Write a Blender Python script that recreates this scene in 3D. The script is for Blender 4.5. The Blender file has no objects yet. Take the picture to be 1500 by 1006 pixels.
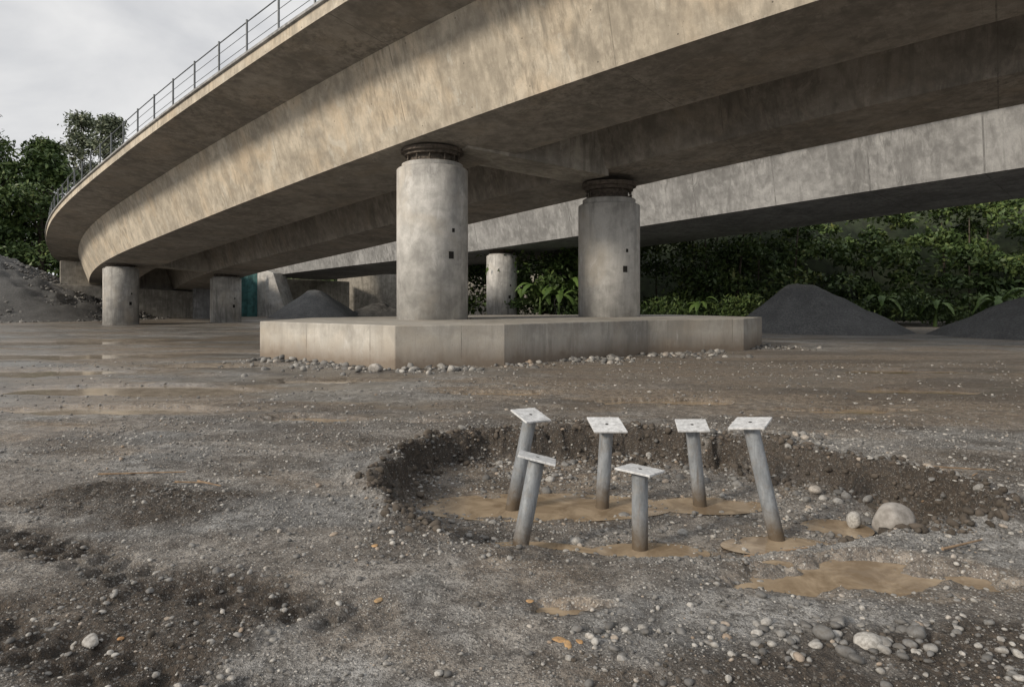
import bpy, bmesh, math, random
import numpy as np
from mathutils import Vector, Matrix
random.seed(7); rng=np.random.default_rng(11)
scene=bpy.context.scene
scene.view_settings.view_transform='Standard'
try: scene.view_settings.look='None'
except: pass
scene.view_settings.exposure=0
R=math.radians
# ------------------------------------------------ helpers
def link(ob,parent=None):
    scene.collection.objects.link(ob)
    if parent: ob.parent=parent
    return ob
def empty(name,loc=(0,0,0)):
    e=bpy.data.objects.new(name,None); e.empty_display_size=.3; e.location=loc
    return link(e)
def mesh_np(name,V,F,mat=None,parent=None,smooth=False):
    V=np.asarray(V,dtype=np.float32); F=np.asarray(F,dtype=np.int32)
    me=bpy.data.meshes.new(name)
    me.vertices.add(len(V)); me.vertices.foreach_set('co',V.ravel())
    k=F.shape[1]; me.loops.add(F.size); me.loops.foreach_set('vertex_index',F.ravel())
    me.polygons.add(len(F)); me.polygons.foreach_set('loop_start',np.arange(0,F.size,k,dtype=np.int32))
    me.update(calc_edges=True)
    me.polygons.foreach_set('use_smooth',np.full(len(F),smooth,dtype=bool))
    if mat: me.materials.append(mat)
    return link(bpy.data.objects.new(name,me),parent)
def mesh_py(name,V,F,mat=None,parent=None,smooth=False,bevel=0):
    me=bpy.data.meshes.new(name); me.from_pydata([tuple(v) for v in V],[],F); me.update()
    bm=bmesh.new(); bm.from_mesh(me)
    bmesh.ops.recalc_face_normals(bm,faces=bm.faces)
    bm.to_mesh(me); bm.free()
    for p in me.polygons: p.use_smooth=smooth
    if mat: me.materials.append(mat)
    ob=link(bpy.data.objects.new(name,me),parent)
    if bevel:
        m=ob.modifiers.new('b','BEVEL'); m.width=bevel; m.segments=2; m.limit_method='ANGLE'
    return ob
def box8(c,ax,ay,az):
    c=Vector(c);ax=Vector(ax);ay=Vector(ay);az=Vector(az)
    V=[c+sx*ax+sy*ay+sz*az for sz in(-1,1) for sy in(-1,1) for sx in(-1,1)]
    F=[(0,2,3,1),(4,5,7,6),(0,1,5,4),(2,6,7,3),(0,4,6,2),(1,3,7,5)]
    return V,F
def merge(parts):
    V=[];F=[]
    for v,f in parts:
        o=len(V); V+=list(v); F+=[tuple(i+o for i in q) for q in f]
    return V,F
def tube(p0,p1,r,n=10,r1=None,cap=True):
    p0=Vector(p0);p1=Vector(p1);d=(p1-p0).normalized()
    a=d.orthogonal().normalized();b=d.cross(a); r1=r if r1 is None else r1
    V=[p0+r*(a*math.cos(t)+b*math.sin(t)) for t in [2*math.pi*i/n for i in range(n)]]
    V+=[p1+r1*(a*math.cos(t)+b*math.sin(t)) for t in [2*math.pi*i/n for i in range(n)]]
    F=[(i,(i+1)%n,n+(i+1)%n,n+i) for i in range(n)]
    if cap: F+=[tuple(range(n))[::-1],tuple(range(n,2*n))]
    return V,F
def polytube(P,r,n=6):
    parts=[tube(P[i],P[i+1],r,n,cap=False) for i in range(len(P)-1)]
    return merge(parts)
# ---- noise
def hsh(ix,iy,seed):
    h=(ix*374761393+iy*668265263+seed*2147483647)&0xffffffff
    h=((h^(h>>13))*1274126177)&0xffffffff
    h=(h^(h>>16))&0xffffffff
    return h/4294967295.0
def vn(x,y,seed=0):
    x=np.asarray(x,dtype=np.float64);y=np.asarray(y,dtype=np.float64)
    ix=np.floor(x).astype(np.int64);iy=np.floor(y).astype(np.int64)
    fx=x-ix;fy=y-iy;fx=fx*fx*(3-2*fx);fy=fy*fy*(3-2*fy)
    a=hsh(ix,iy,seed);b=hsh(ix+1,iy,seed);c=hsh(ix,iy+1,seed);d=hsh(ix+1,iy+1,seed)
    return (a*(1-fx)+b*fx)*(1-fy)+(c*(1-fx)+d*fx)*fy
def fbm(x,y,o=4,seed=0):
    s=0;a=.5;t=0
    for i in range(o):
        s=s+a*vn(x*2**i+17.3*i,y*2**i-9.1*i,seed+i);t+=a;a*=.5
    return s/t
def sst(a,b,x):
    t=np.clip((x-a)/(b-a),0,1);return t*t*(3-2*t)
# ------------------------------------------------ materials
class NT:
    def __init__(s,name):
        s.m=bpy.data.materials.new(name);s.m.use_nodes=True;s.t=s.m.node_tree
        s.b=s.t.nodes['Principled BSDF'];s.o=s.t.nodes['Material Output']
    def n(s,typ,**kw):
        nd=s.t.nodes.new(typ)
        for k,v in kw.items():
            if k.startswith('_'): nd.inputs[k[1:].replace('_',' ')].default_value=v
            else: setattr(nd,k,v)
        return nd
    def l(s,a,b): s.t.links.new(a,b)
    def math(s,op,a,b=None,clamp=False):
        nd=s.t.nodes.new('ShaderNodeMath');nd.operation=op;nd.use_clamp=clamp
        for i,v in enumerate((a,b)):
            if v is None: continue
            if isinstance(v,(int,float)): nd.inputs[i].default_value=v
            else: s.l(v,nd.inputs[i])
        return nd.outputs[0]
    def mix(s,f,a,b,mode='MIX'):
        nd=s.t.nodes.new('ShaderNodeMix');nd.data_type='RGBA';nd.blend_type=mode;nd.clamp_factor=True
        for sock,v in ((nd.inputs[0],f),(nd.inputs[6],a),(nd.inputs[7],b)):
            if isinstance(v,(int,float)): sock.default_value=v
            elif isinstance(v,(tuple,list)): sock.default_value=(*v,1) if len(v)==3 else v
            else: s.l(v,sock)
        return nd.outputs[2]
    def ramp(s,f,pts):
        nd=s.t.nodes.new('ShaderNodeValToRGB');cr=nd.color_ramp
        while len(cr.elements)<len(pts): cr.elements.new(.5)
        for e,(p,c) in zip(cr.elements,pts):
            e.position=p; e.color=(c,c,c,1) if isinstance(c,(int,float)) else (*c,1)
        s.l(f,nd.inputs[0]);return nd.outputs[0]
    def mr(s,v,a,b,c,d):
        nd=s.n('ShaderNodeMapRange')
        for i,q in enumerate((a,b,c,d)): nd.inputs[i+1].default_value=q
        s.l(v,nd.inputs[0]);return nd.outputs[0]
    def noise(s,vec,scale,detail=5,rough=.55,dist=0):
        nd=s.n('ShaderNodeTexNoise');nd.inputs['Scale'].default_value=scale;nd.inputs['Detail'].default_value=detail
        nd.inputs['Roughness'].default_value=rough;nd.inputs['Distortion'].default_value=dist
        s.l(vec,nd.inputs['Vector']);return nd.outputs['Fac']
    def mapping(s,vec,sc):
        nd=s.n('ShaderNodeMapping');nd.inputs['Scale'].default_value=sc;s.l(vec,nd.inputs['Vector']);return nd.outputs[0]
def concrete(name,base,dark=.55,streak=.5,joint=0,jw=.012,warm=None,bump=.25,splash=None,ties=False,fine=.25,st2=.34):
    N=NT(name);geo=N.n('ShaderNodeNewGeometry');P=geo.outputs['Position']
    c0=base; c1=tuple(v*dark for v in base)
    n1=N.noise(P,.35,5,.6,.4); n2=N.noise(P,2.2,5,.65,.3); n3=N.noise(P,35,3,.6)
    f=N.math('ADD',N.math('MULTIPLY',n1,.5),N.math('MULTIPLY',n2,.5))
    fr=N.ramp(f,[(.40,0.),(.58,1.)])
    col=N.mix(fr,c1,c0)
    if warm:
        w=N.ramp(N.noise(P,.6,4,.6,.5),[(.5,0.),(.68,1.)])
        col=N.mix(N.math('MULTIPLY',w,.55),col,warm)
    sm=N.ramp(N.noise(P,.25,3,.5),[(.4,0.),(.6,1.)])
    sv=N.mapping(P,(3.2,3.2,.3)); st=N.ramp(N.noise(sv,1.6,4,.7,.3),[(.46,0.),(.7,1.)])
    stf=N.math('MULTIPLY',N.math('MULTIPLY',st,N.math('ADD',sm,.15)),streak,True)
    col=N.mix(stf,col,tuple(v*.33 for v in base))
    sv2=N.mapping(P,(.9,.9,.16)); s2=N.ramp(N.noise(sv2,1.2,5,.75,.5),[(.5,0.),(.64,1.)])
    col=N.mix(N.math('MULTIPLY',s2,st2),col,tuple(v*.38 for v in base))
    lb=N.ramp(N.noise(N.mapping(P,(1.5,1.5,.7)),.9,5,.75,.8),[(.57,0.),(.66,1.)])
    col=N.mix(N.math('MULTIPLY',lb,.36),col,tuple(min(.7,v*1.4) for v in base))
    col=N.mix(N.math('MULTIPLY',N.ramp(n3,[(.35,1.),(.6,0.)]),fine),col,tuple(v*.5 for v in base))
    vo=N.n('ShaderNodeTexVoronoi');vo.inputs['Scale'].default_value=5;N.l(P,vo.inputs['Vector'])
    hole=N.ramp(vo.outputs['Distance'],[(.035,1.),(.06,0.)])
    col=N.mix(N.math('MULTIPLY',hole,.6),col,(.04,.038,.035))
    hgt=N.math('ADD',N.math('MULTIPLY',n3,.5),N.math('MULTIPLY',n2,1.2))
    if joint:
        uv=N.n('ShaderNodeUVMap');sp=N.n('ShaderNodeSeparateXYZ');N.l(uv.outputs[0],sp.inputs[0])
        uw=N.math('ADD',sp.outputs[0],N.math('MULTIPLY',n1,.15))
        fx=N.math('FRACT',N.math('DIVIDE',sp.outputs[0],joint))
        jl=N.math('LESS_THAN',fx,jw/joint)
        fb=N.math('FRACT',N.math('DIVIDE',uw,.61))
        jb=N.math('MULTIPLY',N.math('LESS_THAN',fb,.03),.2)
        ja=N.math('MAXIMUM',N.math('MULTIPLY',jl,.75),jb)
        fac=N.math('MULTIPLY',ja,N.ramp(n2,[(.40,.1),(.58,1.)]))
        col=N.mix(fac,col,tuple(v*.25 for v in base))
        cell=N.math('FLOOR',N.math('DIVIDE',sp.outputs[0],joint))
        wn=N.n('ShaderNodeTexWhiteNoise');wn.noise_dimensions='1D';N.l(cell,wn.inputs['W'])
        col=N.mix(N.math('MULTIPLY',wn.outputs['Value'],.22),col,tuple(v*.5 for v in base))
        if ties:
            du=N.math('MULTIPLY',N.math('SUBTRACT',N.math('FRACT',N.math('DIVIDE',sp.outputs[0],2.1)),.5),2.1)
            dv=N.math('MULTIPLY',N.math('SUBTRACT',N.math('FRACT',N.math('DIVIDE',N.math('ADD',sp.outputs[1],.35),1.2)),.5),1.2)
            dd=N.math('SQRT',N.math('ADD',N.math('MULTIPLY',du,du),N.math('MULTIPLY',dv,dv)))
            tie=N.math('LESS_THAN',dd,.02)
            col=N.mix(N.math('MULTIPLY',tie,.7),col,(.05,.045,.04))
    if splash is not None:
        sz=N.n('ShaderNodeSeparateXYZ');N.l(P,sz.inputs[0])
        zz=N.math('SUBTRACT',sz.outputs[2],N.math('MULTIPLY',n2,splash*1.2))
        m=N.mr(zz,-splash*.4,splash*.5,.85,0)
        col=N.mix(m,col,(.16,.125,.095))
        m2=N.math('MULTIPLY',N.mr(N.math('ADD',sz.outputs[2],N.math('MULTIPLY',st,-.5)),.95,.35,1,0),.35)
        col=N.mix(m2,col,tuple(v*.35 for v in base))
    N.l(col,N.b.inputs['Base Color']);N.b.inputs['Roughness'].default_value=.82
    N.b.inputs['Specular IOR Level'].default_value=.3
    bp=N.n('ShaderNodeBump',_Strength=bump,_Distance=.03);N.l(hgt,bp.inputs['Height']);N.l(bp.outputs[0],N.b.inputs['Normal'])
    return N.m
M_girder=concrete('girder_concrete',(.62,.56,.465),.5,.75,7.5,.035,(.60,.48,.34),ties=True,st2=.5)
M_under=concrete('girder_concrete_shade_tint',(.36,.335,.30),.5,.9,7.5,.035,(.34,.29,.23),st2=.55)  # darker copy of the girder concrete, under-deck shade put into its colour
M_girder2=concrete('girder_concrete_grey',(.40,.405,.41),.48,1.,4.5,.07,st2=.6)
M_col=concrete('column_concrete',(.57,.565,.55),.56,1.,0,.01,(.46,.415,.35),st2=.5)
M_cap=concrete('cap_concrete',(.58,.555,.51),.52,.95,2.6,.03,(.48,.41,.32),splash=.6,st2=.45)
M_abut=concrete('abutment_concrete',(.46,.435,.39),.5,.9)
def simple(name,col,rough=.6,metal=0,var=.3,scale=6,bump=.1,bscale=30):
    N=NT(name);geo=N.n('ShaderNodeNewGeometry');P=geo.outputs['Position']
    n=N.noise(P,scale,5,.6,.3)
    c=N.mix(N.ramp(n,[(.35,0.),(.65,1.)]),tuple(v*(1-var) for v in col),tuple(min(1,v*(1+var)) for v in col))
    N.l(c,N.b.inputs['Base Color']);N.b.inputs['Roughness'].default_value=rough;N.b.inputs['Metallic'].default_value=metal
    bp=N.n('ShaderNodeBump',_Strength=bump,_Distance=.02);N.l(N.noise(P,bscale,4),bp.inputs['Height']);N.l(bp.outputs[0],N.b.inputs['Normal'])
    return N.m
M_rust=simple('rusty_bearing_steel',(.09,.075,.062),.85,.1,.5,8)
M_rail=simple('railing_steel',(.10,.11,.12),.5,.5,.2)
M_hole=simple('dark_recess',(.015,.014,.013),.9,0,.2)
M_net=simple('green_netting',(.035,.11,.11),.8,0,.4,2)
M_bark=simple('bark',(.07,.058,.045),.9,0,.4,4,.4)
M_wood=simple('stick_wood',(.20,.14,.09),.85,0,.4,10)
def steel(name,c,mudz,mott=.5,rust=.5):
    N=NT(name);geo=N.n('ShaderNodeNewGeometry');P=geo.outputs['Position']
    n=N.noise(N.mapping(P,(14,14,3)),1.5,6,.7,.4);n2=N.noise(P,40,4,.7);n4=N.noise(P,9,5,.7,.6)
    col=N.mix(N.ramp(n,[(.35,0.),(.65,1.)]),tuple(v*.55 for v in c),c)
    col=N.mix(N.math('MULTIPLY',N.ramp(n2,[(.5,0.),(.75,1.)]),mott),col,tuple(v*.45 for v in c))
    rs=N.ramp(N.noise(N.mapping(P,(20,20,2)),1.,5,.7),[(.56,0.),(.7,1.)])
    col=N.mix(N.math('MULTIPLY',rs,rust),col,(.15,.105,.07))
    col=N.mix(N.math('MULTIPLY',N.ramp(n4,[(.52,0.),(.62,1.)]),rust*.7),col,(.22,.19,.155))
    sp=N.n('ShaderNodeSeparateXYZ');N.l(P,sp.inputs[0])
    lo=N.math('ADD',sp.outputs[2],N.math('MULTIPLY',N.math('SUBTRACT',n4,.5),.5))
    col=N.mix(N.mr(lo,-.27,-.02,1,0),col,(.11,.085,.06))
    N.l(col,N.b.inputs['Base Color']);N.b.inputs['Metallic'].default_value=.1
    N.l(N.mr(n2,.3,.7,.5,.75),N.b.inputs['Roughness'])
    bp=N.n('ShaderNodeBump',_Strength=.2,_Distance=.01);N.l(n2,bp.inputs['Height']);N.l(bp.outputs[0],N.b.inputs['Normal'])
    return N.m
M_tube=steel('galvanised_tube',(.30,.325,.355),1,.5,.4)
M_plate=steel('bare_steel_plate',(.74,.76,.785),0,.2,.12)
def ground_mat():
    N=NT('ground_mud_gravel');geo=N.n('ShaderNodeNewGeometry');P=geo.outputs['Position']
    at=N.n('ShaderNodeVertexColor');at.layer_name='masks'
    sp=N.n('ShaderNodeSeparateColor');N.l(at.outputs['Color'],sp.inputs[0])
    mud,wet,soil=sp.outputs[0],sp.outputs[1],sp.outputs[2]
    a=N.noise(P,.9,5,.65,.3);b=N.noise(P,7,5,.7);c=N.noise(P,75,3,.7);e=N.noise(P,24,4,.75)
    grey=N.mix(N.ramp(a,[(.42,0.),(.58,1.)]),(.18,.18,.18),(.42,.418,.412))
    grey=N.mix(N.ramp(b,[(.4,.75),(.56,0.)]),grey,(.105,.10,.094))
    mudc=N.mix(N.ramp(b,[(.38,0.),(.62,1.)]),(.155,.12,.09),(.34,.28,.215))
    soilc=N.mix(N.ramp(e,[(.35,0.),(.7,1.)]),(.030,.024,.019),(.115,.092,.073))
    col=N.mix(mud,grey,mudc);col=N.mix(soil,col,soilc)
    col=N.mix(N.ramp(e,[(.38,.7),(.5,0.)]),col,(.052,.048,.044))
    col=N.mix(N.ramp(c,[(.37,.8),(.48,0.)]),col,(.06,.056,.052))
    hs=None
    for sc,th,st in((34,.38,.9),(90,.44,.85)):
        vo=N.n('ShaderNodeTexVoronoi');vo.inputs['Scale'].default_value=sc;N.l(P,vo.inputs['Vector'])
        se=N.n('ShaderNodeSeparateColor');N.l(vo.outputs['Color'],se.inputs[0])
        keep=N.math('GREATER_THAN',N.math('ADD',se.outputs[0],N.math('MULTIPLY',b,.6)),.92)
        m=N.math('MULTIPLY',N.ramp(vo.outputs['Distance'],[(th-.12,1.),(th,0.)]),keep)
        m=N.math('MULTIPLY',m,N.math('SUBTRACT',1.,N.math('MULTIPLY',soil,.6)))
        gc=N.mix(se.outputs[1],(.11,.108,.105),(.56,.55,.53))
        col=N.mix(N.math('MULTIPLY',m,st),col,gc)
        h=N.math('MULTIPLY',m,N.math('SUBTRACT',.5,vo.outputs['Distance']))
        h=N.math('MULTIPLY',h,30/sc)
        hs=h if hs is None else N.math('ADD',hs,h)
    col=N.mix(N.math('MULTIPLY',wet,.35),col,N.mix(1.,col,(.55,.53,.51),'MULTIPLY'))
    N.l(col,N.b.inputs['Base Color'])
    N.l(N.mr(wet,0,1,.85,.30),N.b.inputs['Roughness']);N.l(N.mr(wet,0,1,.35,.8),N.b.inputs['Specular IOR Level'])
    hh=N.math('ADD',N.math('MULTIPLY',b,1.2),N.math('ADD',N.math('MULTIPLY',c,.4),hs))
    hh=N.math('ADD',hh,N.math('MULTIPLY',e,N.math('ADD',.6,soil)))
    hh=N.math('MULTIPLY',hh,N.math('SUBTRACT',1.,N.math('MULTIPLY',wet,.75)))
    bp=N.n('ShaderNodeBump',_Strength=1.,_Distance=.034);N.l(hh,bp.inputs['Height']);N.l(bp.outputs[0],N.b.inputs['Normal'])
    return N.m
M_ground=ground_mat()
def stone_mat(name,stops,rough=.75,ns=50):
    N=NT(name);geo=N.n('ShaderNodeNewGeometry');P=geo.outputs['Position']
    col=N.ramp(geo.outputs['Random Per Island'],stops)
    n=N.noise(P,ns,4,.65)
    col=N.mix(N.ramp(n,[(.35,.6),(.6,0.)]),col,(.09,.08,.068))
    N.l(col,N.b.inputs['Base Color']);N.b.inputs['Roughness'].default_value=rough
    bp=N.n('ShaderNodeBump',_Strength=.4,_Distance=.006);N.l(n,bp.inputs['Height']);N.l(bp.outputs[0],N.b.inputs['Normal'])
    return N.m
M_stone=stone_mat('stones',[(0.,(.10,.10,.10)),(.4,(.18,.18,.18)),(.7,(.285,.28,.27)),(.93,(.46,.45,.43)),(1.,(.30,.23,.17))])
M_pale=stone_mat('pale_stone',[(0.,(.30,.285,.275)),(1.,(.36,.345,.33))],.8,9)
M_rock=stone_mat('rubble_stone',[(0.,(.08,.08,.08)),(.6,(.17,.168,.165)),(1.,(.28,.275,.265))],.9,4)
M_clod=stone_mat('soil_clod',[(0.,(.032,.026,.02)),(1.,(.11,.09,.073))],.95)
M_och=stone_mat('ochre_clay',[(0.,(.50,.25,.09)),(1.,(.42,.29,.15))],.8)
def water_mat(name,c0,c1):
    N=NT(name);geo=N.n('ShaderNodeNewGeometry');P=geo.outputs['Position']
    n=N.noise(P,3.5,5,.65,.8)
    N.l(N.mix(N.ramp(n,[(.38,0.),(.62,1.)]),c0,c1),N.b.inputs['Base Color']);N.b.inputs['Roughness'].default_value=.09
    N.b.inputs['IOR'].default_value=1.33
    bp=N.n('ShaderNodeBump',_Strength=.10,_Distance=.01);N.l(N.noise(P,9,2),bp.inputs['Height']);N.l(bp.outputs[0],N.b.inputs['Normal'])
    return N.m
M_water=water_mat('muddy_water',(.20,.15,.10),(.36,.285,.20))
M_water2=water_mat('grey_water',(.24,.205,.165),(.36,.315,.26))
def heap_mat(name,c0,c1):
    N=NT(name);geo=N.n('ShaderNodeNewGeometry');P=geo.outputs['Position']
    n=N.noise(P,1.2,6,.7);m=N.noise(P,14,5,.8)
    col=N.mix(N.ramp(n,[(.35,0.),(.65,1.)]),c0,c1)
    col=N.mix(N.ramp(m,[(.4,.8),(.6,0.)]),col,tuple(v*.4 for v in c0))
    N.l(col,N.b.inputs['Base Color']);N.b.inputs['Roughness'].default_value=.95
    bp=N.n('ShaderNodeBump',_Strength=.9,_Distance=.12);N.l(m,bp.inputs['Height']);N.l(bp.outputs[0],N.b.inputs['Normal'])
    return N.m
M_heap=heap_mat('dark_aggregate',(.15,.155,.16),(.24,.245,.25))
M_rub=heap_mat('grey_rubble',(.10,.10,.10),(.18,.178,.175))
def leaf_mat(name,stops):
    N=NT(name);geo=N.n('ShaderNodeNewGeometry');P=geo.outputs['Position']
    r=N.math('ADD',N.math('MULTIPLY',geo.outputs['Random Per Island'],.5),N.math('MULTIPLY',N.ramp(N.noise(P,.45,3,.6),[(.35,0.),(.65,1.)]),.5))
    N.l(N.ramp(r,stops),N.b.inputs['Base Color']);N.b.inputs['Roughness'].default_value=.5
    N.b.inputs['Specular IOR Level'].default_value=.3
    return N.m
M_leaf=leaf_mat('foliage',[(0.,(.028,.048,.02)),(.45,(.06,.10,.033)),(.8,(.115,.16,.05)),(1.,(.20,.22,.08))])
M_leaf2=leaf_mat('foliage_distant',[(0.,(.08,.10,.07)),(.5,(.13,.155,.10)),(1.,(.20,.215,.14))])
M_banana=leaf_mat('banana_leaf',[(0.,(.06,.115,.03)),(1.,(.14,.21,.06))])
M_bank=simple('foliage_gap_shade',(.025,.035,.016),.95,0,.5,1.5,.5,3)  # very dark green, painted in for the shade between leaves
# ------------------------------------------------ terrain
PIT=np.array([(-1.25,6.5),(-1.2,7.5),(-.95,8.3),(-.1,8.8),(1.2,8.85),(2.4,8.4),(3.2,7.7),(3.85,6.9),(4.2,6.15),(4.0,5.6),(3.3,5.2),(2.5,4.75),(1.5,4.5),(.5,4.45),(-.3,4.7),(-.85,5.5)])
def pit_sd(x,y):
    d=np.full(x.shape,1e9);ins=np.zeros(x.shape,bool);n=len(PIT)
    for i in range(n):
        ax,ay=PIT[i];bx,by=PIT[(i+1)%n]
        ex,ey=bx-ax,by-ay
        t=np.clip(((x-ax)*ex+(y-ay)*ey)/(ex*ex+ey*ey),0,1)
        d=np.minimum(d,np.hypot(x-ax-t*ex,y-ay-t*ey))
        c=((ay>y)!=(by>y))&(x<(bx-ax)*(y-ay)/((by-ay) if by!=ay else 1e-9)+ax)
        ins^=c
    return np.where(ins,d,-d)
def pit_sdn(x,y): return pit_sd(x,y)+.46*(fbm(x/.55,y/.55,5,41)-.5)+.2*(fbm(x/.16,y/.16,3,43)-.5)
PUD=[(.30,6.74,1.0,.36,-.335),(.10,5.38,.52,.30,-.335),(1.10,5.50,.38,.18,-.334),(1.95,6.78,.45,.22,-.336),(2.2,5.66,.36,.18,-.335),(2.9,6.1,.24,.2,-.335),(.75,5.0,.2,.08,-.28),
     (2.25,4.30,.72,.32,-.07),(.30,3.83,.2,.08,-.06),(1.45,4.16,.16,.09,-.065),(-2.9,9.9,.8,.28,-.05),(-1.2,9.6,.4,.12,-.05),(2.5,11.5,1.1,.35,-.05),(5.2,10.6,1.0,.3,-.05),(-.2,12.6,.9,.3,-.05),(7.6,13.0,1.6,.45,-.055),(9.3,16.5,2.,.6,-.055),
     (-7.2,13.0,2.6,.8,-.053),(-11.6,16.2,3.0,1.0,-.055),(-4.0,14.6,1.2,.4,-.055),(-6.3,10.7,1.8,.4,-.054),(-14.5,21,3.6,1.3,-.055),(-7.8,17.8,1.6,.5,-.055),(-19,28,4.5,1.8,-.055),(-10.5,12.6,1.2,.35,-.057)]
def soilmask(x,y):
    n=fbm(x/.9,y/.9,5,31)
    a=np.exp(-(((x+2.45)/1.6)**2+((y-3.7)/1.0)**2)**1.5)
    b=np.exp(-(((x-1.7)/1.7)**2+((y-3.15)/.55)**2)**1.5)
    c=np.exp(-(((x+3.3)/1.4)**2+((y-5.7)/.7)**2)**1.5)*.85
    d=np.exp(-(((x-4.4)/.9)**2+((y-5.2)/1.2)**2)**1.5)*.7
    return np.clip(sst(.32,.85,np.maximum(np.maximum(a,b),np.maximum(c,d))+1.5*(n-.5)),0,1)
def tyre(x,y):
    u=x*.42+y;v=x-y*.42
    o=np.zeros_like(x);mk=np.zeros_like(x)
    lug=np.clip(2.2*np.sin(v*26+np.sign(np.sin(u*20))*.9),-1,1)
    for u0,wd in((2.5,.19),(3.35,.19)):
        k=np.exp(-((u-u0+.08*np.sin(v*1.3))/wd)**4)*sst(-.45,-.95,x)*sst(.22,.42,fbm(x/.7,y/.7,2,201))
        o=o+k*(-.035+.022*lug);mk=np.maximum(mk,k)
    return o,mk
def terrain(x,y,full=False):
    dist=np.hypot(x,y-2);near=np.clip(1-(dist-9)/9,0,1)
    z=.06*(fbm(x/3.,y/3.,3,1)-.5)*np.clip(1-(dist-60)/100,0.2,1)
    z=z+near*(.05*(fbm(x/.8,y/.8,3,5)-.5)+.034*(fbm(x/.16,y/.16,3,9)-.5))
    so=soilmask(x,y)
    rd=1-np.abs(2*fbm(x/.11,y/.11,4,21)-1)
    to,tm=tyre(x,y)
    z=z+so*near*(1-.8*tm)*(.055*(rd-.6)+.03*(fbm(x/.35,y/.35,2,23)-.5))+to
    pit=np.zeros_like(z);wallm=np.zeros_like(z)
    m=(x>-2.5)&(x<5.7)&(y>3.5)&(y<10)
    if m.any():
        xm,ym=x[m],y[m]
        sd=pit_sdn(xm,ym)
        bk=sst(4.9,5.8,ym+.35*np.clip(np.abs(xm-1.5)-1.6,0,2))
        w=.95-.84*bk
        w=w+.12*(fbm(xm/.3,ym/.3,2,44)-.5)*bk
        p=np.clip(sd/w,0,1)
        p=np.where(bk>.5,p**1.2,p)
        sl=np.exp(-np.clip(sd-w,0,9)/.18)*(sd>0)*bk
        edge=.085*np.exp(-((sd+.10)/.15)**2)*bk*(.2+1.5*fbm(xm/.35,ym/.35,3,47))
        fl=-.34+.045*(fbm(xm/.25,ym/.25,3,51)-.5)-.22*np.exp(-(((xm-3.8)/.45)**2+((ym-6.2)/.32)**2))
        wall=np.exp(-((sd-w*.5)/(w*.5+.10))**2)*bk
        zz=z[m]*(1-p*.8)+edge*(1-p)+p*(fl+sl*.15*fbm(xm/.2,ym/.2,3,58))+wall*.14*(fbm(xm/.10,ym/.10,4,55)-.5)
        z[m]=zz;pit[m]=p;wallm[m]=np.clip(np.maximum(wall*1.4,sl*p*1.1),0,1)*sst(.18,.42,fbm(xm/.25,ym/.12,3,59)+.12)
    wetp=np.zeros_like(z)
    for cx,cy,rx,ry,lv in PUD:
        q=(np.abs(x-cx)<rx*2)&(np.abs(y-cy)<ry*2)
        if not q.any(): continue
        xq,yq=x[q],y[q]
        e=np.hypot((xq-cx)/rx,(yq-cy)/ry)+1.3*(fbm(xq/(rx*.4),yq/(ry*.6),5,61)-.5)
        g=sst(1.15,.8,e)
        z[q]=z[q]*(1-g)+(lv-.012+.026*(fbm(xq/(.13+rx*.06),yq/(.10+ry*.06),3,66)-.45))*g
        wetp[q]=np.maximum(wetp[q],sst(1.6,1.05,e))
    if full: return z,pit,wetp,so,wallm,tm
    return z
def axis(lo,hi,st,mn,mx,g1,g2):
    a=list(np.arange(lo,hi,st));s=st;v=a[-1]
    while v<mx: s*=g1;v+=s;a.append(v)
    s=st;v=a[0];b=[]
    while v>mn: s*=g2;v-=s;b.append(v)
    return np.array(b[::-1]+a)
gx=axis(-4.8,5.6,.020,-500,500,1.03,1.03);gy=axis(2.4,9.2,.017,-80,700,1.012,1.2)
X,Y=np.meshgrid(gx,gy);x=X.ravel();y=Y.ravel()
z,pit,wetp,so,wallm,tm=terrain(x,y,True)
nx,ny=len(gx),len(gy)
idx=np.arange(nx*ny).reshape(ny,nx)
F=np.stack([idx[:-1,:-1],idx[:-1,1:],idx[1:,1:],idx[1:,:-1]],-1).reshape(-1,4)
ground=mesh_np('ground',np.stack([x,y,z],1),F,M_ground,smooth=True)
mud=np.clip(sst(8.4,11,y)*sst(-3,4,x+.1*(y-12)+4*(fbm(x/2.5,y/1.2,5,71)-.5))*.9*sst(26,20,y)+sst(.48,.62,fbm(x/3,y/.9,5,73))*sst(7,11,y)*.85+.45*sst(.5,.66,fbm(x/1.2,y/1.2,4,74)),0,1)
mud=np.clip(mud*(.5+.9*fbm(x/1.5,y/.6,4,77))+pit*.4+wetp*.6+.3*sst(40,60,y)+.35*sst(.5,.6,fbm(x/2.2,y/1.1,4,79))*(y<9),0,1)
wet=np.clip(sst(.42,.56,fbm(x/5,y/1.3,5,81))*sst(7.8,10.,y)*sst(80,40,y)*(.45+.45*sst(3,-4,x))+wetp*.8+pit*.35*sst(.4,.6,fbm(x/.5,y/.5,3,83))+.3*sst(.54,.66,fbm(x/1.6,y/1.0,4,85)),0,1)
soil=np.clip(so*.95+wallm+.6*sst(.53,.66,fbm(x/1.3,y/.7,5,91))*(y<9)+.5*sst(.53,.66,fbm(x/4,y/1.2,5,93))*(y>=9)+tm*.6,0,1)
ca=ground.data.color_attributes.new('masks','FLOAT_COLOR','POINT')
ca.data.foreach_set('color',np.stack([mud,wet,soil,np.ones_like(mud)],1).astype(np.float32).ravel())
for cx,cy,rx,ry,lv in PUD:
    n=32;V=[(cx,cy,lv)]+[(cx+1.3*rx*math.cos(2*math.pi*i/n),cy+1.3*ry*math.sin(2*math.pi*i/n),lv) for i in range(n)]
    mesh_py('puddle',V,[(0,1+i,1+(i+1)%n) for i in range(n)],M_water2 if (cx<-3.5 and cy>9) else M_water)
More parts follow.
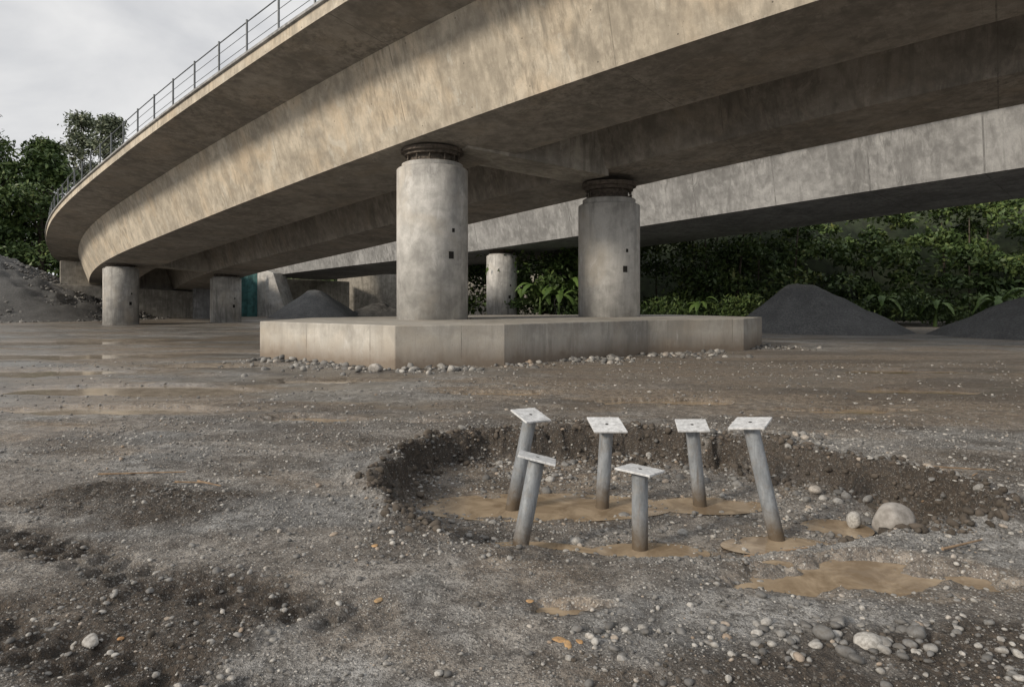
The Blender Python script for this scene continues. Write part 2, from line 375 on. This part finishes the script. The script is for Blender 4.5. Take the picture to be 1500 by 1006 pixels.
# ------------------------------------------------ stones
def ico(sub):
    bm=bmesh.new();bmesh.ops.create_icosphere(bm,subdivisions=sub,radius=1)
    V=np.array([v.co[:] for v in bm.verts]);F=np.array([[v.index for v in f.verts] for f in bm.faces]);bm.free();return V,F
def stones(name,px,py,r,sub,mat,flat=.65,emb=.25,jit=.22,dz=None):
    BV,BF=ico(sub);n=len(px);k=len(BV)
    S=[]
    for i in range(12):
        v=BV.copy()
        for _ in range(3):
            d=rng.normal(size=3);d/=np.linalg.norm(d);v*=(1+jit*np.tanh(2*(BV@d)))[:,None]
        for _ in range(5):
            d=rng.normal(size=3);d/=np.linalg.norm(d);h=.78;t=v@d;v-=np.clip(t-h,0,None)[:,None]*d*.7
        S.append(v)
    S=np.array(S)[rng.integers(0,12,n)]
    a=rng.uniform(0,2*np.pi,n);sc=np.stack([r*rng.uniform(.8,1.35,n),r*rng.uniform(.7,1.05,n),r*flat*rng.uniform(.75,1.2,n)],1)
    S=S*sc[:,None,:]
    tl=rng.uniform(-.3,.3,n);ct,stt=np.cos(tl)[:,None],np.sin(tl)[:,None]
    X1=S[:,:,0]*ct-S[:,:,2]*stt;Z1=S[:,:,0]*stt+S[:,:,2]*ct
    ca_,sa=np.cos(a)[:,None],np.sin(a)[:,None]
    X2=X1*ca_-S[:,:,1]*sa;Y2=X1*sa+S[:,:,1]*ca_
    zz=terrain(px.copy(),py.copy()) if dz is None else dz
    V=np.stack([X2+px[:,None],Y2+py[:,None],Z1+(zz+r*flat*(1-2*emb))[:,None]],-1).reshape(-1,3)
    Fs=(BF[None]+(np.arange(n)*k)[:,None,None]).reshape(-1,3)
    return mesh_np(name,V,Fs,mat,smooth=(sub>1))
def scat(n,x0,x1,y0,y1,ns=.6,seed=0,th=.45,fr=True):
    px=rng.uniform(x0,x1,n*4);py=rng.uniform(y0,y1,n*4)
    k=(fbm(px/ns,py/ns,3,seed)+.25*rng.uniform(-1,1,n*4))>th
    if fr: k&=(np.abs(px)<.85*py+.6)
    return px[k][:n],py[k][:n]
def nowater(px,py,q=.06):
    k=np.ones(len(px),bool)
    for cx,cy,rx,ry,lv in PUD: k&=(np.hypot((px-cx)/rx,(py-cy)/ry)>.95)|(rng.uniform(size=len(px))<q)
    return px[k],py[k]
a=nowater(*scat(38000,-6,6.5,2.6,9.5,.5,101,.5))
stones('fine_gravel',a[0],a[1],.0025+.006*rng.random(len(a[0]))**1.5,1,M_stone,emb=.35)
a=nowater(*scat(7500,-6,6.5,2.6,10,.6,102,.52));b=nowater(*scat(2400,-1.2,4.2,4.4,8.7,.4,103,.45))
px=np.concatenate([a[0],b[0]]);py=np.concatenate([a[1],b[1]])
stones('gravel',px,py,.007+.015*rng.random(len(px))**2.2,2,M_stone,emb=.35)
a=scat(260,-5,6,2.7,11,.6,104,.5);b=scat(520,-1.1,4.3,4.9,8.7,.35,105,.5);c=scat(190,.3,3.1,2.7,3.6,.5,106,.45);d=scat(230,-1.3,4.3,8.0,9.1,.3,107,.4)
px=np.concatenate([q[0] for q in(a,b,c,d)]);py=np.concatenate([q[1] for q in(a,b,c,d)]);px,py=nowater(px,py,.03)
stones('pebbles',px,py,.014+.018*rng.random(len(px))**1.8,2,M_stone,emb=.3)
a=scat(60,-1.0,4.1,5.6,8.6,.4,108,.5);b=(rng.normal(1.78,.2,18),rng.normal(3.40,.11,18));d=scat(75,-.8,3.9,7.7,8.8,.3,111,.3);e=scat(60,2.6,4.3,5.9,7.4,.3,118,.4)
px=np.concatenate([q[0] for q in(a,b,d,e)]);py=np.concatenate([q[1] for q in(a,b,d,e)]);px,py=nowater(px,py,.02)
stones('cobbles',px,py,.022+.038*rng.random(len(px))**2,3,M_stone,.72,.3)
px,py=scat(9000,-4.5,5.2,2.6,6.6,.4,112,.45);s=soilmask(px,py);k=s>rng.uniform(.2,1,len(px));px,py=px[k][:4800],py[k][:4800]
k=tyre(px,py)[1]<.3;px,py=px[k],py[k]
stones('soil_clods',px,py,.004+.014*rng.random(len(px))**3,2,M_clod,.7,.45,.35)
px,py=scat(9000,-1.6,4.5,5.0,9.3,.3,113,.46);sd=pit_sdn(px,py);k=(sd>-.2)&(sd<.36);px,py=px[k][:3000],py[k][:3000]
stones('pit_wall_soil_clods',px,py,.006+.036*rng.random(len(px))**3.5,2,M_clod,.8,.42,.4)
px,py=nowater(*scat(3200,-16,14,9.5,19,1.5,114,.52));stones('distant_gravel',px,py,.01+.03*rng.random(len(px))**3.5,1,M_stone,emb=.35)
stones('boulder',np.array([3.30]),np.array([5.92]),np.array([.19]),4,M_pale,1.0,.15,.2)
stones('boulder',np.array([3.08]),np.array([6.15]),np.array([.085]),3,M_stone,1.1,.05,.12)
stones('boulder',np.array([-3.3]),np.array([16.6]),np.array([.24]),3,M_pale,.55,.2,.2)
stones('ochre_clay_lumps',np.array([.24,.34,.28,-.75,-.95,-2.0,.1]),np.array([3.45,3.42,3.36,3.9,4.7,3.48,3.9]),np.array([.035,.022,.03,.024,.024,.022,.02]),3,M_och,.3,.3,.25)
stones('flat_stone',np.array([-2.12]),np.array([3.42]),np.array([.05]),3,M_stone,.4,.2,.2)
parts=[]
for (x0,y0,x1,y1) in((3.9,6.5,4.5,6.6),(4.0,6.62,4.75,6.72),(-2.9,6.3,-2.6,6.1),(-3.1,6.28,-2.75,6.22),(2.9,4.6,3.3,4.8),(-4.0,6.6,-3.2,6.7),(1.7,5.0,2.1,4.85)):
    zz=terrain(np.array([x0,x1]),np.array([y0,y1]))+.025
    parts.append(tube((x0,y0,zz[0]),(x1,y1,zz[1]),.010,6,.006))
V,Fc=merge(parts);mesh_py('sticks',V,Fc,M_wood)
# ------------------------------------------------ steel piles
def pile(base,cen,e1,e2):
    e1=Vector(e1);e2=Vector(e2)
    E=empty('steel_pile',(base[0],base[1],0));off=Vector((base[0],base[1],0))
    nrm=e1.cross(e2).normalized()
    if nrm.z<0: nrm=-nrm
    c=Vector(cen)-off;b=Vector(base)-off
    top=c-nrm*.012
    dr=(b-top).normalized()
    V,Fc=tube(b+dr*.25,top,.066,40,cap=False)
    o=mesh_py('tube',V,Fc,M_tube,E,True)
    V,Fc=box8(c,e1*.5,e2*.5,nrm*.009);mesh_py('top_plate',V,Fc,M_plate,E,bevel=.003)
    h=c+nrm*.0105;V,Fc=tube(h-nrm*.004,h,.016,16);mesh_py('bolt_hole',V,Fc,M_hole,E)
    V,Fc=tube(top+dr*.02,top+dr*.002,.069,32,.078,cap=False);mesh_py('weld_collar',V,Fc,M_tube,E,True)
    return E
pile((0,6.66,-.33),(.18,6.6,.59),(.24,.18,-.01),(.15,-.25,-.078))
pile((.887,6.72,-.33),(.93,6.7,.48),(.32,.0,.0),(.04,-.3,-.087))
pile((1.87,6.79,-.33),(1.78,6.75,.465),(.31,0,0),(-.04,-.3,-.06))
pile((2.26,5.83,-.33),(2.06,5.9,.64),(.166,.26,.047),(.27,-.12,.022))
pile((.056,5.5,-.33),(.205,5.55,.42),(.3,0,-.078),(-.02,-.29,.022))
pile((1.05,5.6,-.33),(1.05,5.6,.31),(.175,.24,-.02),(.26,-.14,-.027))
# ------------------------------------------------ swept bridges
def catmull(P,n=16):
    P=[np.array(p,float) for p in P];P=[2*P[0]-P[1]]+P+[2*P[-1]-P[-2]];out=[]
    for i in range(1,len(P)-2):
        for k in range(n):
            t=k/n;a,b,c,d=P[i-1:i+3]
            out.append(.5*((2*b)+(c-a)*t+(2*a-5*b+4*c-d)*t*t+(3*b-a-3*c+d)*t**3))
    out.append(P[-2]);return np.array(out)
def frames(C):
    T=np.gradient(C[:,:2],axis=0);T/=np.linalg.norm(T,axis=1)[:,None]
    Nn=np.stack([T[:,1],-T[:,0]],1);S=np.concatenate([[0],np.cumsum(np.linalg.norm(np.diff(C[:,:2],axis=0),axis=1))])
    return T,Nn,S
def sweep(name,C,prof,cross,K,mat,parent,mat2=None,idx2=()):
    T,Nn,S=frames(C);n=len(prof);V=[];
    for i in range(len(C)):
        for o,h in prof:
            V.append((C[i,0]+Nn[i,0]*o,C[i,1]+Nn[i,1]*o,C[i,2]+h*K[i]+cross*o))
    F=[(i*n+j,i*n+(j+1)%n,(i+1)*n+(j+1)%n,(i+1)*n+j) for i in range(len(C)-1) for j in range(n)]
    L=[0]
    for j in range(n):
        a=prof[j];b=prof[(j+1)%n];L.append(L[-1]+math.hypot(a[0]-b[0],a[1]-b[1]))
    F.append(tuple(range(n)));F.append(tuple(range((len(C)-1)*n,len(C)*n))[::-1])
    me=bpy.data.meshes.new(name);me.from_pydata(V,[],F);me.update()
    uv=me.uv_layers.new(name='UVMap')
    me.materials.append(mat)
    if mat2: me.materials.append(mat2)
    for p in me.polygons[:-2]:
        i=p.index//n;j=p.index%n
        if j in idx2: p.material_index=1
        for li,(s,v) in zip(p.loop_indices,((S[i],L[j]),(S[i],L[j+1]),(S[i+1],L[j+1]),(S[i+1],L[j]))): uv.data[li].uv=(s,v)
    bm=bmesh.new();bm.from_mesh(me);bmesh.ops.recalc_face_normals(bm,faces=bm.faces);bm.to_mesh(me);bm.free()
    return link(bpy.data.objects.new(name,me),parent)
CR=.07
CP=[(-44,75,2.5),(-37,62,3.25),(-27.4,48,4.22),(-15,34.2,5.3),(-2.65,22.6,6.65),(6,15.5,7.6),(14,9.8,8.35),(24,3.5,9.2)]
C1=catmull(CP,14)
T1,N1,S1=frames(C1)
K1=.84+.16*np.clip((C1[:,0]+30)/27,0,1)
B1=empty('concrete_bridge')
prof=[(1.2,0),(2.0,2.7),(4.15,2.87),(4.15,3.22),(3.8,3.22),(3.8,3.05),(-10.5,3.05),(-10.8,3.22),(-10.8,2.87),(-9.4,2.7),(-8.6,0),(-5.8,0),(-5.0,2.7),(-3.1,2.7),(-2.2,0)]
sweep('deck_and_box_girders',C1,prof,CR,K1,M_girder,B1,M_under,(1,8,9,10,11,12,13,14))  # listed underside and inner faces get the shade-darkened concrete
sweep('fascia_lip',C1,[(4.155,3.225),(4.24,3.225),(4.24,3.31),(3.75,3.31),(3.75,3.225)],CR,K1,M_girder2,B1)
def interp(s):
    C=np.array([np.interp(s,S1,C1[:,k]) for k in range(3)]);n=np.array([np.interp(s,S1,N1[:,k]) for k in range(2)]);k=np.interp(s,S1,K1)
    n/=np.linalg.norm(n);return C,n,k
parts=[];s=1.
tops={.45:[], .85:[],1.22:[]}
while s<S1[-1]-1:
    C,n,k=interp(s);o=3.98
    b=Vector((C[0]+n[0]*o,C[1]+n[1]*o,C[2]+3.31*k+CR*o))
    parts.append(tube(b,b+Vector((0,0,1.3)),.038,8))
    parts.append(box8(b+Vector((0,0,.01)),(.09,0,0),(0,.09,0),(0,0,.01)))
    for hh in tops: tops[hh].append(b+Vector((0,0,hh)))
    s+=2.05
for hh,P in tops.items(): parts.append(polytube(P,.011 if hh<1.2 else .022,6))
V,Fc=merge(parts);mesh_py('steel_railing',V,Fc,M_rail,B1)
# ------------------------------------------------ columns
def lathe(prof,n=64):
    V=[(r*math.cos(2*math.pi*i/n),r*math.sin(2*math.pi*i/n),z) for r,z in prof for i in range(n)]
    F=[(j*n+i,j*n+(i+1)%n,(j+1)*n+(i+1)%n,(j+1)*n+i) for j in range(len(prof)-1) for i in range(n)]
    F+=[tuple(range(n))[::-1],tuple(range((len(prof)-1)*n,len(prof)*n))];return V,F
def column(x,y,r,zb,zt,zs,holes=True):
    E=empty('concrete_column',(x,y,0))
    V,Fc=lathe([(r,zb),(r,zt-.04),(r-.04,zt)])
    o=mesh_py('shaft',V,Fc,M_col,E)
    for p in o.data.polygons: p.use_smooth=(abs(p.normal.z)<.5)
    h=zs-zt
    V,Fc=lathe([(r*.86,zt-.01),(r*.86,zt+h*.24),(r*.82,zt+h*.28)]);mesh_py('plinth',V,Fc,M_col,E)
    V,Fc=lathe([(r*.70,zt+h*.26),(r*.70,zt+h*.38),(r*.62,zt+h*.42),(r*.62,zt+h*.66),(r*.78,zt+h*.68),(r*.78,zt+h*.82),(r*.88,zt+h*.84),(r*.88,zs+.02)]);mesh_py('pot_bearing',V,Fc,M_rust,E)
    parts=[]
    for i in range(12):
        a=2*math.pi*(i+random.uniform(-.15,.15))/12;c=(r*.72*math.cos(a),r*.72*math.sin(a))
        parts.append(tube((c[0],c[1],zt+h*.22),(c[0],c[1],zt+h*.75),.02,8))
        zz=random.uniform(.40,.46);parts.append(tube((c[0],c[1],zt+h*zz),(c[0],c[1],zt+h*(zz+.08)),.04,6))
    V,Fc=merge(parts);mesh_py('anchor_bolts',V,Fc,M_rust,E)
    if holes:
        parts=[]
        d=Vector((-x,-y,0)).normalized();a0=math.atan2(d.y,d.x)
        for da,zz,sz in((.53,zb+(zt-zb)*.42,.09),(.6,zb+(zt-zb)*.58,.05)):
            a=a0+da;n=Vector((math.cos(a),math.sin(a),0));t=Vector((-n.y,n.x,0))
            parts.append(box8(n*(r-.02)+Vector((0,0,zz)),t*sz,n*.025,Vector((0,0,sz*1.3))))
        V,Fc=merge(parts);mesh_py('formwork_tie_holes',V,Fc,M_hole,E)
    return E
column(-2.65,22.75,1.18,1.05,6.04,6.66)
column(3.75,26.4,1.18,1.05,5.36,6.18)
column(-27.6,48.2,1.13,-.3,3.95,4.28)
column(-22.3,53.2,1.13,-.3,3.4,3.8)
def diaph(c1,c2,z1,z2,hw,h):
    a=Vector((c1[0],c1[1],z1));b=Vector((c2[0],c2[1],z2));d=(b-a);L=d.length;d.normalize()
    s=Vector((-d.y,d.x,0)).normalized();up=Vector((0,0,1))
    c=(a+b)/2+up*(h/2);V,Fc=box8(c,d*(L/2-.8),s*hw,up*(h/2));mesh_py('pier_diaphragm',V,Fc,M_abut,B1)
diaph((-2.65,22.6),(3.73,26.3),6.70,6.22,1.0,2.3)
diaph((-27.4,48),(-22.3,53),4.26,3.78,.9,2.0)
# ------------------------------------------------ pile cap
cap=[(-7.5,20.3),(-2.9,16.9),(-.2,17.8),(4.3,21.6),(7.85,23.1),(9.3,25.4),(7,30),(-1,29),(-7.2,24.5)]
n=len(cap);V=[(a,b,-.4) for a,b in cap]+[(a,b,1.08) for a,b in cap]
L=[0]
for i in range(n): L.append(L[-1]+math.dist(cap[i],cap[(i+1)%n]))
capo=mesh_py('concrete_pile_cap',V,[tuple(range(n))[::-1],tuple(range(n,2*n))]+[(i,(i+1)%n,n+(i+1)%n,n+i) for i in range(n)],M_cap)
uv=capo.data.uv_layers.new(name='UVMap')
for p in capo.data.polygons:
    for li in p.loop_indices:
        v=capo.data.vertices[capo.data.loops[li].vertex_index];k=v.index%n
        s=L[k]
        if len(p.vertices)==4 and k==0 and (n-1) in [q%n for q in p.vertices]: s=L[n]
        uv.data[li].uv=(s+.4,v.co.z) if len(p.vertices)==4 else (.5,.5)
m=capo.modifiers.new('b','BEVEL');m.width=.025;m.segments=2;m.limit_method='ANGLE'
px=[];py=[]
for i in list(range(0,5)):
    a,b=np.array(cap[i]),np.array(cap[i+1]);d=b-a;nn=np.array([d[1],-d[0]])/np.linalg.norm(d)
    for k in range(int(np.linalg.norm(d)*110)):
        t=rng.random()
        dn=fbm(np.array([(a+d*t)[0]/1.1]),np.array([(a+d*t)[1]/1.1]),3,140)[0]
        if dn<.40+.12*rng.random(): continue
        q=a+d*t+nn*abs(rng.normal())*(.3+2.5*max(0,dn-.42));px.append(q[0]);py.append(q[1])
px=np.array(px);py=np.array(py)
stones('rubble_along_cap',px,py,.012+.10*rng.random(len(px))**5,2,M_stone,.7,.35,.35)
# ------------------------------------------------ second bridge
B2=empty('concrete_bridge')
C2=catmull([(-27,77.5,4.35),(-15.6,66,4.85),(-.77,51,5.45),(20.6,30.4,7.05),(36,16,8.2)],12)
prof2=[(1.2,0),(1.9,2.9),(3.0,3.0),(3.0,3.35),(-10.5,3.35),(-10.5,3.0),(-7.6,2.9),(-6.8,0)]
sweep('deck_and_box_girder',C2,prof2,.03,np.ones(len(C2)),M_girder2,B2)
column(-.77,51.3,1.15,-.3,5.05,5.45,True)
column(4.6,56,1.15,-.3,4.9,5.3,False)
# ------------------------------------------------ abutments
def wall(p,q,z0,z1,z2,th):
    a=Vector((*p,0));b=Vector((*q,0));d=(b-a).normalized();s=Vector((-d.y,d.x,0))*th
    V=[a+Vector((0,0,z0)),b+Vector((0,0,z0)),b+s+Vector((0,0,z0)),a+s+Vector((0,0,z0)),a+Vector((0,0,z1)),b+Vector((0,0,z2)),b+s+Vector((0,0,z2)),a+s+Vector((0,0,z1))]
    return V,[(0,3,2,1),(4,5,6,7),(0,1,5,4),(1,2,6,5),(2,3,7,6),(3,0,4,7)]
E=empty('bridge_abutment')
V,Fc=wall((-41.2,59.8),(-30,67.4),-.5,3.2,2.5,1.6);mesh_py('front_wall',V,Fc,M_abut,E,bevel=.03)
V,Fc=wall((-40.9,61.8),(-30.6,69),-.5,5.3,4.9,1.);mesh_py('back_wall',V,Fc,M_abut,E,bevel=.03)
V,Fc=wall((-30.0,64.2),(-28.4,65),-.5,3.5,3.5,1.2);mesh_py('wing_wall',V,Fc,M_girder2,E,bevel=.03)
E=empty('bridge_abutment')
V,Fc=wall((-31,75),(-20,84),-.5,4.4,4.0,1.6);mesh_py('front_wall',V,Fc,M_abut,E,bevel=.03)
V=[(-27.2,73,-.4),(-23.6,72,-.4),(-23,74,-.4),(-26.5,75,-.4),(-27.4,73,5.4),(-25.2,72,4.6),(-24.6,74,4.6),(-26.8,75,5.4)]
mesh_py('wing_wall',V,[(0,3,2,1),(4,5,6,7),(0,1,5,4),(1,2,6,5),(2,3,7,6),(3,0,4,7)],M_col,E,bevel=.03)
V,Fc=wall((-22,86),(4,86),-.5,5,5,1.);mesh_py('retaining_wall',V,Fc,M_abut,E)
E=empty('netting_fence')
V=[]
for i in range(15):
    xx=-30.2+i*.25;yy=71.6+.06*math.sin(i*1.7)
    V+=[(xx,yy,0),(xx,yy,4.6+.1*math.sin(i))]
Fc=[(2*i,2*i+2,2*i+3,2*i+1) for i in range(14)]
mesh_py('net',V,Fc,M_net,E)
parts=[tube((-30.2+i*1.7,71.75,-.2),(-30.2+i*1.7,71.75,4.8),.05,6) for i in range(3)]
V,Fc=merge(parts);mesh_py('posts',V,Fc,M_rail,E)
# ------------------------------------------------ gravel heaps
def heap(name,cx,cy,r,h,apx,apy,mat,seed,rough=.12,ridge=0):
    nr,na=44,120;V=[]
    aa=np.arange(na)*2*math.pi/na
    rad=r*(1+.16*(fbm(np.cos(aa)*1.5+seed,np.sin(aa)*1.5+3,2,seed)-.5)*2)
    for i in range(nr+1):
        q=i/nr
        for j in range(na):
            a=aa[j];rr=rad[j]*q
            V.append((cx+rr*math.cos(a)*(1+ridge)+apx*(1-q),cy+rr*math.sin(a)+apy*(1-q),h*((1-q)*(1-.10*math.exp(-((q)/.10)**2)) if q<.85 else .15*((1-q)/.15)**1.3)-.05))
    V=np.array(V)
    V[:,2]+=rough*(fbm(V[:,0]/.9,V[:,1]/.9,4,seed+3)-.5)*2*np.clip(V[:,2],0,1)
    V[:,2]-=.06*(V[:,2]<.0)
    F=[(i*na+j,i*na+(j+1)%na,(i+1)*na+(j+1)%na,(i+1)*na+j) for i in range(nr) for j in range(na)]
    return mesh_np(name,V,np.array(F)[:,::-1].copy(),mat,smooth=True)
heap('gravel_pile',17.0,37.8,4.7,3.05,-1.2,0,M_heap,3)
heap('gravel_pile',25.6,31.5,5.4,2.7,0,0,M_heap,5)
heap('gravel_pile',-19.6,67,4.6,3.1,.3,0,M_heap,8)
heap('gravel_pile',-50,62,12.5,7.6,-1,0,M_rub,12,.6,.35)
heap('gravel_pile',-14.0,71,4.0,1.6,0,0,M_rub,15,.3)
n=11000;t=rng.uniform(0,2*np.pi,n);q=rng.uniform(.0,1.12,n)**.6
px=-50+12.5*1.35*q*np.cos(t)-(1-q);py=62+12.5*q*np.sin(t)
stones('rubble_on_pile',px,py,.05+.13*rng.random(n)**2.5,1,M_rock,.8,.3,.3,dz=7.5*(1-np.clip(q,0,1))-.02)
# ------------------------------------------------ vegetation
def leaves(name,cent,rad,per,size,mat,parent=None,aspect=.45,droop=.3,shell=.35):
    cent=np.asarray(cent,float);rad=np.asarray(rad,float);n=len(cent)
    I=np.repeat(np.arange(n),per);m=len(I)
    d=rng.normal(size=(m,3));d/=np.linalg.norm(d,axis=1)[:,None];d[:,2]=np.where(d[:,2]<-.3,-d[:,2],d[:,2])
    rr=rad[I]*(1-shell*rng.random(m)**1.2)*(1+.2*rng.normal(size=m)).clip(.5,1.5)
    P=cent[I]+d*rr[:,None]*np.array([1,1,.75])
    ax=rng.normal(size=(m,3))+d*.9;ax[:,2]-=droop*2*rng.random(m);ax/=np.linalg.norm(ax,axis=1)[:,None]
    nn=rng.normal(size=(m,3))*.7+np.array([0,0,.9])+d*.5
    b=np.cross(ax,nn);b/=np.linalg.norm(b,axis=1)[:,None]
    s=size*(.6+.8*rng.random(m))
    A=ax*(s*.5)[:,None];B=b*(s*aspect*.5)[:,None]
    V=np.stack([P-A,P+B-A*.1,P+A,P-B-A*.1],1).reshape(-1,3)
    return mesh_np(name,V,np.arange(m*4).reshape(-1,4),mat,parent)
def tree(x,y,h,cr,mat,name='broadleaf_tree',nc=46,per=190,ls=.62,lean=0):
    E=empty(name,(x,y,0));parts=[]
    top=Vector((lean,0,h*.8));parts.append(tube((0,0,-.3),(lean*.3,0,h*.4),h*.022,9,h*.015));parts.append(tube((lean*.3,0,h*.4),top,h*.015,8,h*.004))
    C=[];Rr=[]
    for i in range(nc):
        a=random.uniform(0,6.28);q=random.random();zz=h*(.25+.70*q)
        w=cr*math.sin(math.pi*min(1,(.22+.78*q)**.8))*random.uniform(.25,1.0)
        c=Vector((lean*q+w*math.cos(a),w*math.sin(a),zz));C.append(c);Rr.append(cr*random.uniform(.2,.4))
        if i%2==0:
            b=Vector((lean*.5*q,0,h*(.25+.45*q)));parts.append(tube(b,c,h*.006,5,h*.002))
    V,Fc=merge(parts);mesh_py('trunk_and_limbs',V,Fc,M_bark,E)
    leaves('crown',C,Rr,per,ls,mat,E)
    return E
for (x,y,h,cr,m) in((-66,84,24.5,6.5,M_leaf),(-60.,87,21,6,M_leaf),(-63,92,24,6,M_leaf),(-70,80,31,6.5,M_leaf),(-61,104,30,6.5,M_leaf2),(-56,106,29,6.5,M_leaf2),(-68,108,32,7,M_leaf2),(-57.5,92,16,5,M_leaf),(-51,110,27,6,M_leaf2),(-63,79,16,5,M_leaf),(-72,92,28,7,M_leaf),(-67,88,19,6,M_leaf)):
    tree(x,y,h,cr,m)
n=190;c=np.stack([rng.uniform(-85,-46,n),rng.uniform(76,90,n),rng.uniform(1,15,n)],1);leaves('bushes',c,rng.uniform(1.3,2.6,n),150,.5,M_leaf)
n=580;xx=rng.uniform(-2,62,n);u=rng.random(n)
yy=49-.10*(xx-5)+rng.uniform(0,5,n)+u*3.5
c=np.stack([xx,yy,.3+u*11.5],1)
leaves('forest',c,rng.uniform(.7,1.9,n),220,.38,M_leaf,aspect=.5)
n=150;xx=rng.uniform(4,50,n);c=np.stack([xx,46.-.10*(xx-5)+rng.uniform(0,2.5,n),rng.uniform(.1,1.6,n)],1)
leaves('shrubs',c,rng.uniform(.5,1.1,n),150,.3,M_leaf,aspect=.35)
n=200;c=np.stack([rng.uniform(-30,8,n),rng.uniform(88,94,n),rng.uniform(.5,11,n)],1);leaves('distant_forest',c,rng.uniform(1.4,2.6,n),100,.7,M_leaf)
n=90;c=np.stack([rng.uniform(-8,8,n),rng.uniform(62,68,n),rng.uniform(.3,8,n)],1);leaves('distant_forest',c,rng.uniform(1.,2.2,n),170,.45,M_leaf)
V=[];na=60
for i in range(na):
    xx=-60+i*3.2;yb=(95 if xx<5 else 58-.1*(xx-5))+2*math.sin(i*.9)
    V+=[(xx,yb,-.3),(xx,yb+2,6+1.2*math.sin(i*1.3)),(xx,yb+9,13+1.5*math.sin(i*.7)),(xx,yb+60,14)]
Fc=[(4*i+k,4*i+4+k,4*i+5+k,4*i+1+k) for i in range(na-1) for k in range(3)]
mesh_py('dark_bank_backdrop',V,Fc,M_bank,smooth=True)  # bank added behind the forest so gaps in the foliage look dark
parts=[]
for i in range(22):
    xx=random.uniform(0,58);yb=52-.1*(xx-5)+random.uniform(-1,4);parts.append(tube((xx,yb,-.3),(xx+random.uniform(-1,1),yb,random.uniform(5,11)),random.uniform(.06,.16),7,.04))
V,Fc=merge(parts);mesh_py('forest_trunks',V,Fc,M_bark)
def banana(x,y,h,nl=9):
    E=empty('banana_plant',(x,y,0));V,Fc=tube((0,0,-.2),(.1,0,h*.5),.13,10,.07);mesh_py('stem',V,Fc,M_banana,E)
    V=[];F=[]
    for k in range(nl):
        a=2*math.pi*k/nl+random.uniform(-.3,.3);d=Vector((math.cos(a),math.sin(a),0));s=Vector((-d.y,d.x,0));L=h*random.uniform(.5,.72);n=12;o=len(V);up=random.uniform(.9,1.4)
        for i in range(n+1):
            t=i/n;p=Vector((.1,0,h*.48))+d*(L*t*(.9-.15*t))+Vector((0,0,L*(up*t-1.25*t*t)))
            w=.30*h/3.5*math.sin(math.pi*min(1,.06+t*.94))**.6*(1 if i%2 else .8)
            V+=[p-s*w-Vector((0,0,w*.35)),p,p+s*w-Vector((0,0,w*.35))]
        F+=[(o+3*i+j,o+3*i+j+1,o+3*i+4+j,o+3*i+3+j) for i in range(n) for j in range(2)]
    mesh_py('leaves',V,F,M_banana,E)
for a in((2.0,50,4.1),(3.3,49,3.6),(4.3,51,4.6),(.4,52,4.0),(27.5,44.4,2.6),(24.2,45,3.0),(32,41.5,3.6),(30.5,43,3.0),(12.5,46,2.6),(34.5,42,3.2)): banana(*a)
# ------------------------------------------------ sky / sun
w=bpy.data.worlds.new('World');scene.world=w;w.use_nodes=True;nt=w.node_tree;bg=nt.nodes['Background']
el,az=R(25),math.atan2(-.80,-.60)
sky=nt.nodes.new('ShaderNodeTexSky');sky.sky_type='NISHITA';sky.sun_disc=False;sky.sun_elevation=el;sky.sun_rotation=az
hs=nt.nodes.new('ShaderNodeHueSaturation');hs.inputs['Saturation'].default_value=.35;nt.links.new(sky.outputs[0],hs.inputs['Color'])
tc=nt.nodes.new('ShaderNodeTexCoord');mp=nt.nodes.new('ShaderNodeMapping');mp.inputs['Scale'].default_value=(1,1,2.6);nt.links.new(tc.outputs['Generated'],mp.inputs[0])
nz=nt.nodes.new('ShaderNodeTexNoise');nz.inputs['Scale'].default_value=2.2;nz.inputs['Detail'].default_value=6;nz.inputs['Roughness'].default_value=.5;nz.inputs['Distortion'].default_value=.4;nt.links.new(mp.outputs[0],nz.inputs['Vector'])
cr=nt.nodes.new('ShaderNodeValToRGB');cr.color_ramp.elements[0].position=.34;cr.color_ramp.elements[0].color=(.64,.65,.675,1);cr.color_ramp.elements[1].position=.58;cr.color_ramp.elements[1].color=(1.,.99,.975,1);nt.links.new(nz.outputs['Fac'],cr.inputs[0])
ml=nt.nodes.new('ShaderNodeVectorMath');ml.operation='SCALE';ml.inputs['Scale'].default_value=9.8;nt.links.new(cr.outputs[0],ml.inputs[0])
mx=nt.nodes.new('ShaderNodeMix');mx.data_type='RGBA';mx.inputs[0].default_value=.88;nt.links.new(hs.outputs[0],mx.inputs[6]);nt.links.new(ml.outputs[0],mx.inputs[7])
nt.links.new(mx.outputs[2],bg.inputs['Color']);bg.inputs['Strength'].default_value=.1
L=bpy.data.lights.new('sun','SUN');L.energy=3.1;L.angle=R(10);L.color=(1,.88,.72)
so_=bpy.data.objects.new('sun',L);link(so_)
sd=Vector((math.sin(az)*math.cos(el),math.cos(az)*math.cos(el),math.sin(el)));so_.rotation_euler=sd.to_track_quat('Z','Y').to_euler()
# ------------------------------------------------ camera
cd=bpy.data.cameras.new('camera');cam=bpy.data.objects.new('camera',cd);link(cam)
cam.location=(0,0,1.7);cam.rotation_euler=(R(90),0,0);cd.sensor_width=36;cd.lens=24;cd.shift_y=-.042;cd.clip_end=3000;cd.clip_start=.05
scene.camera=cam
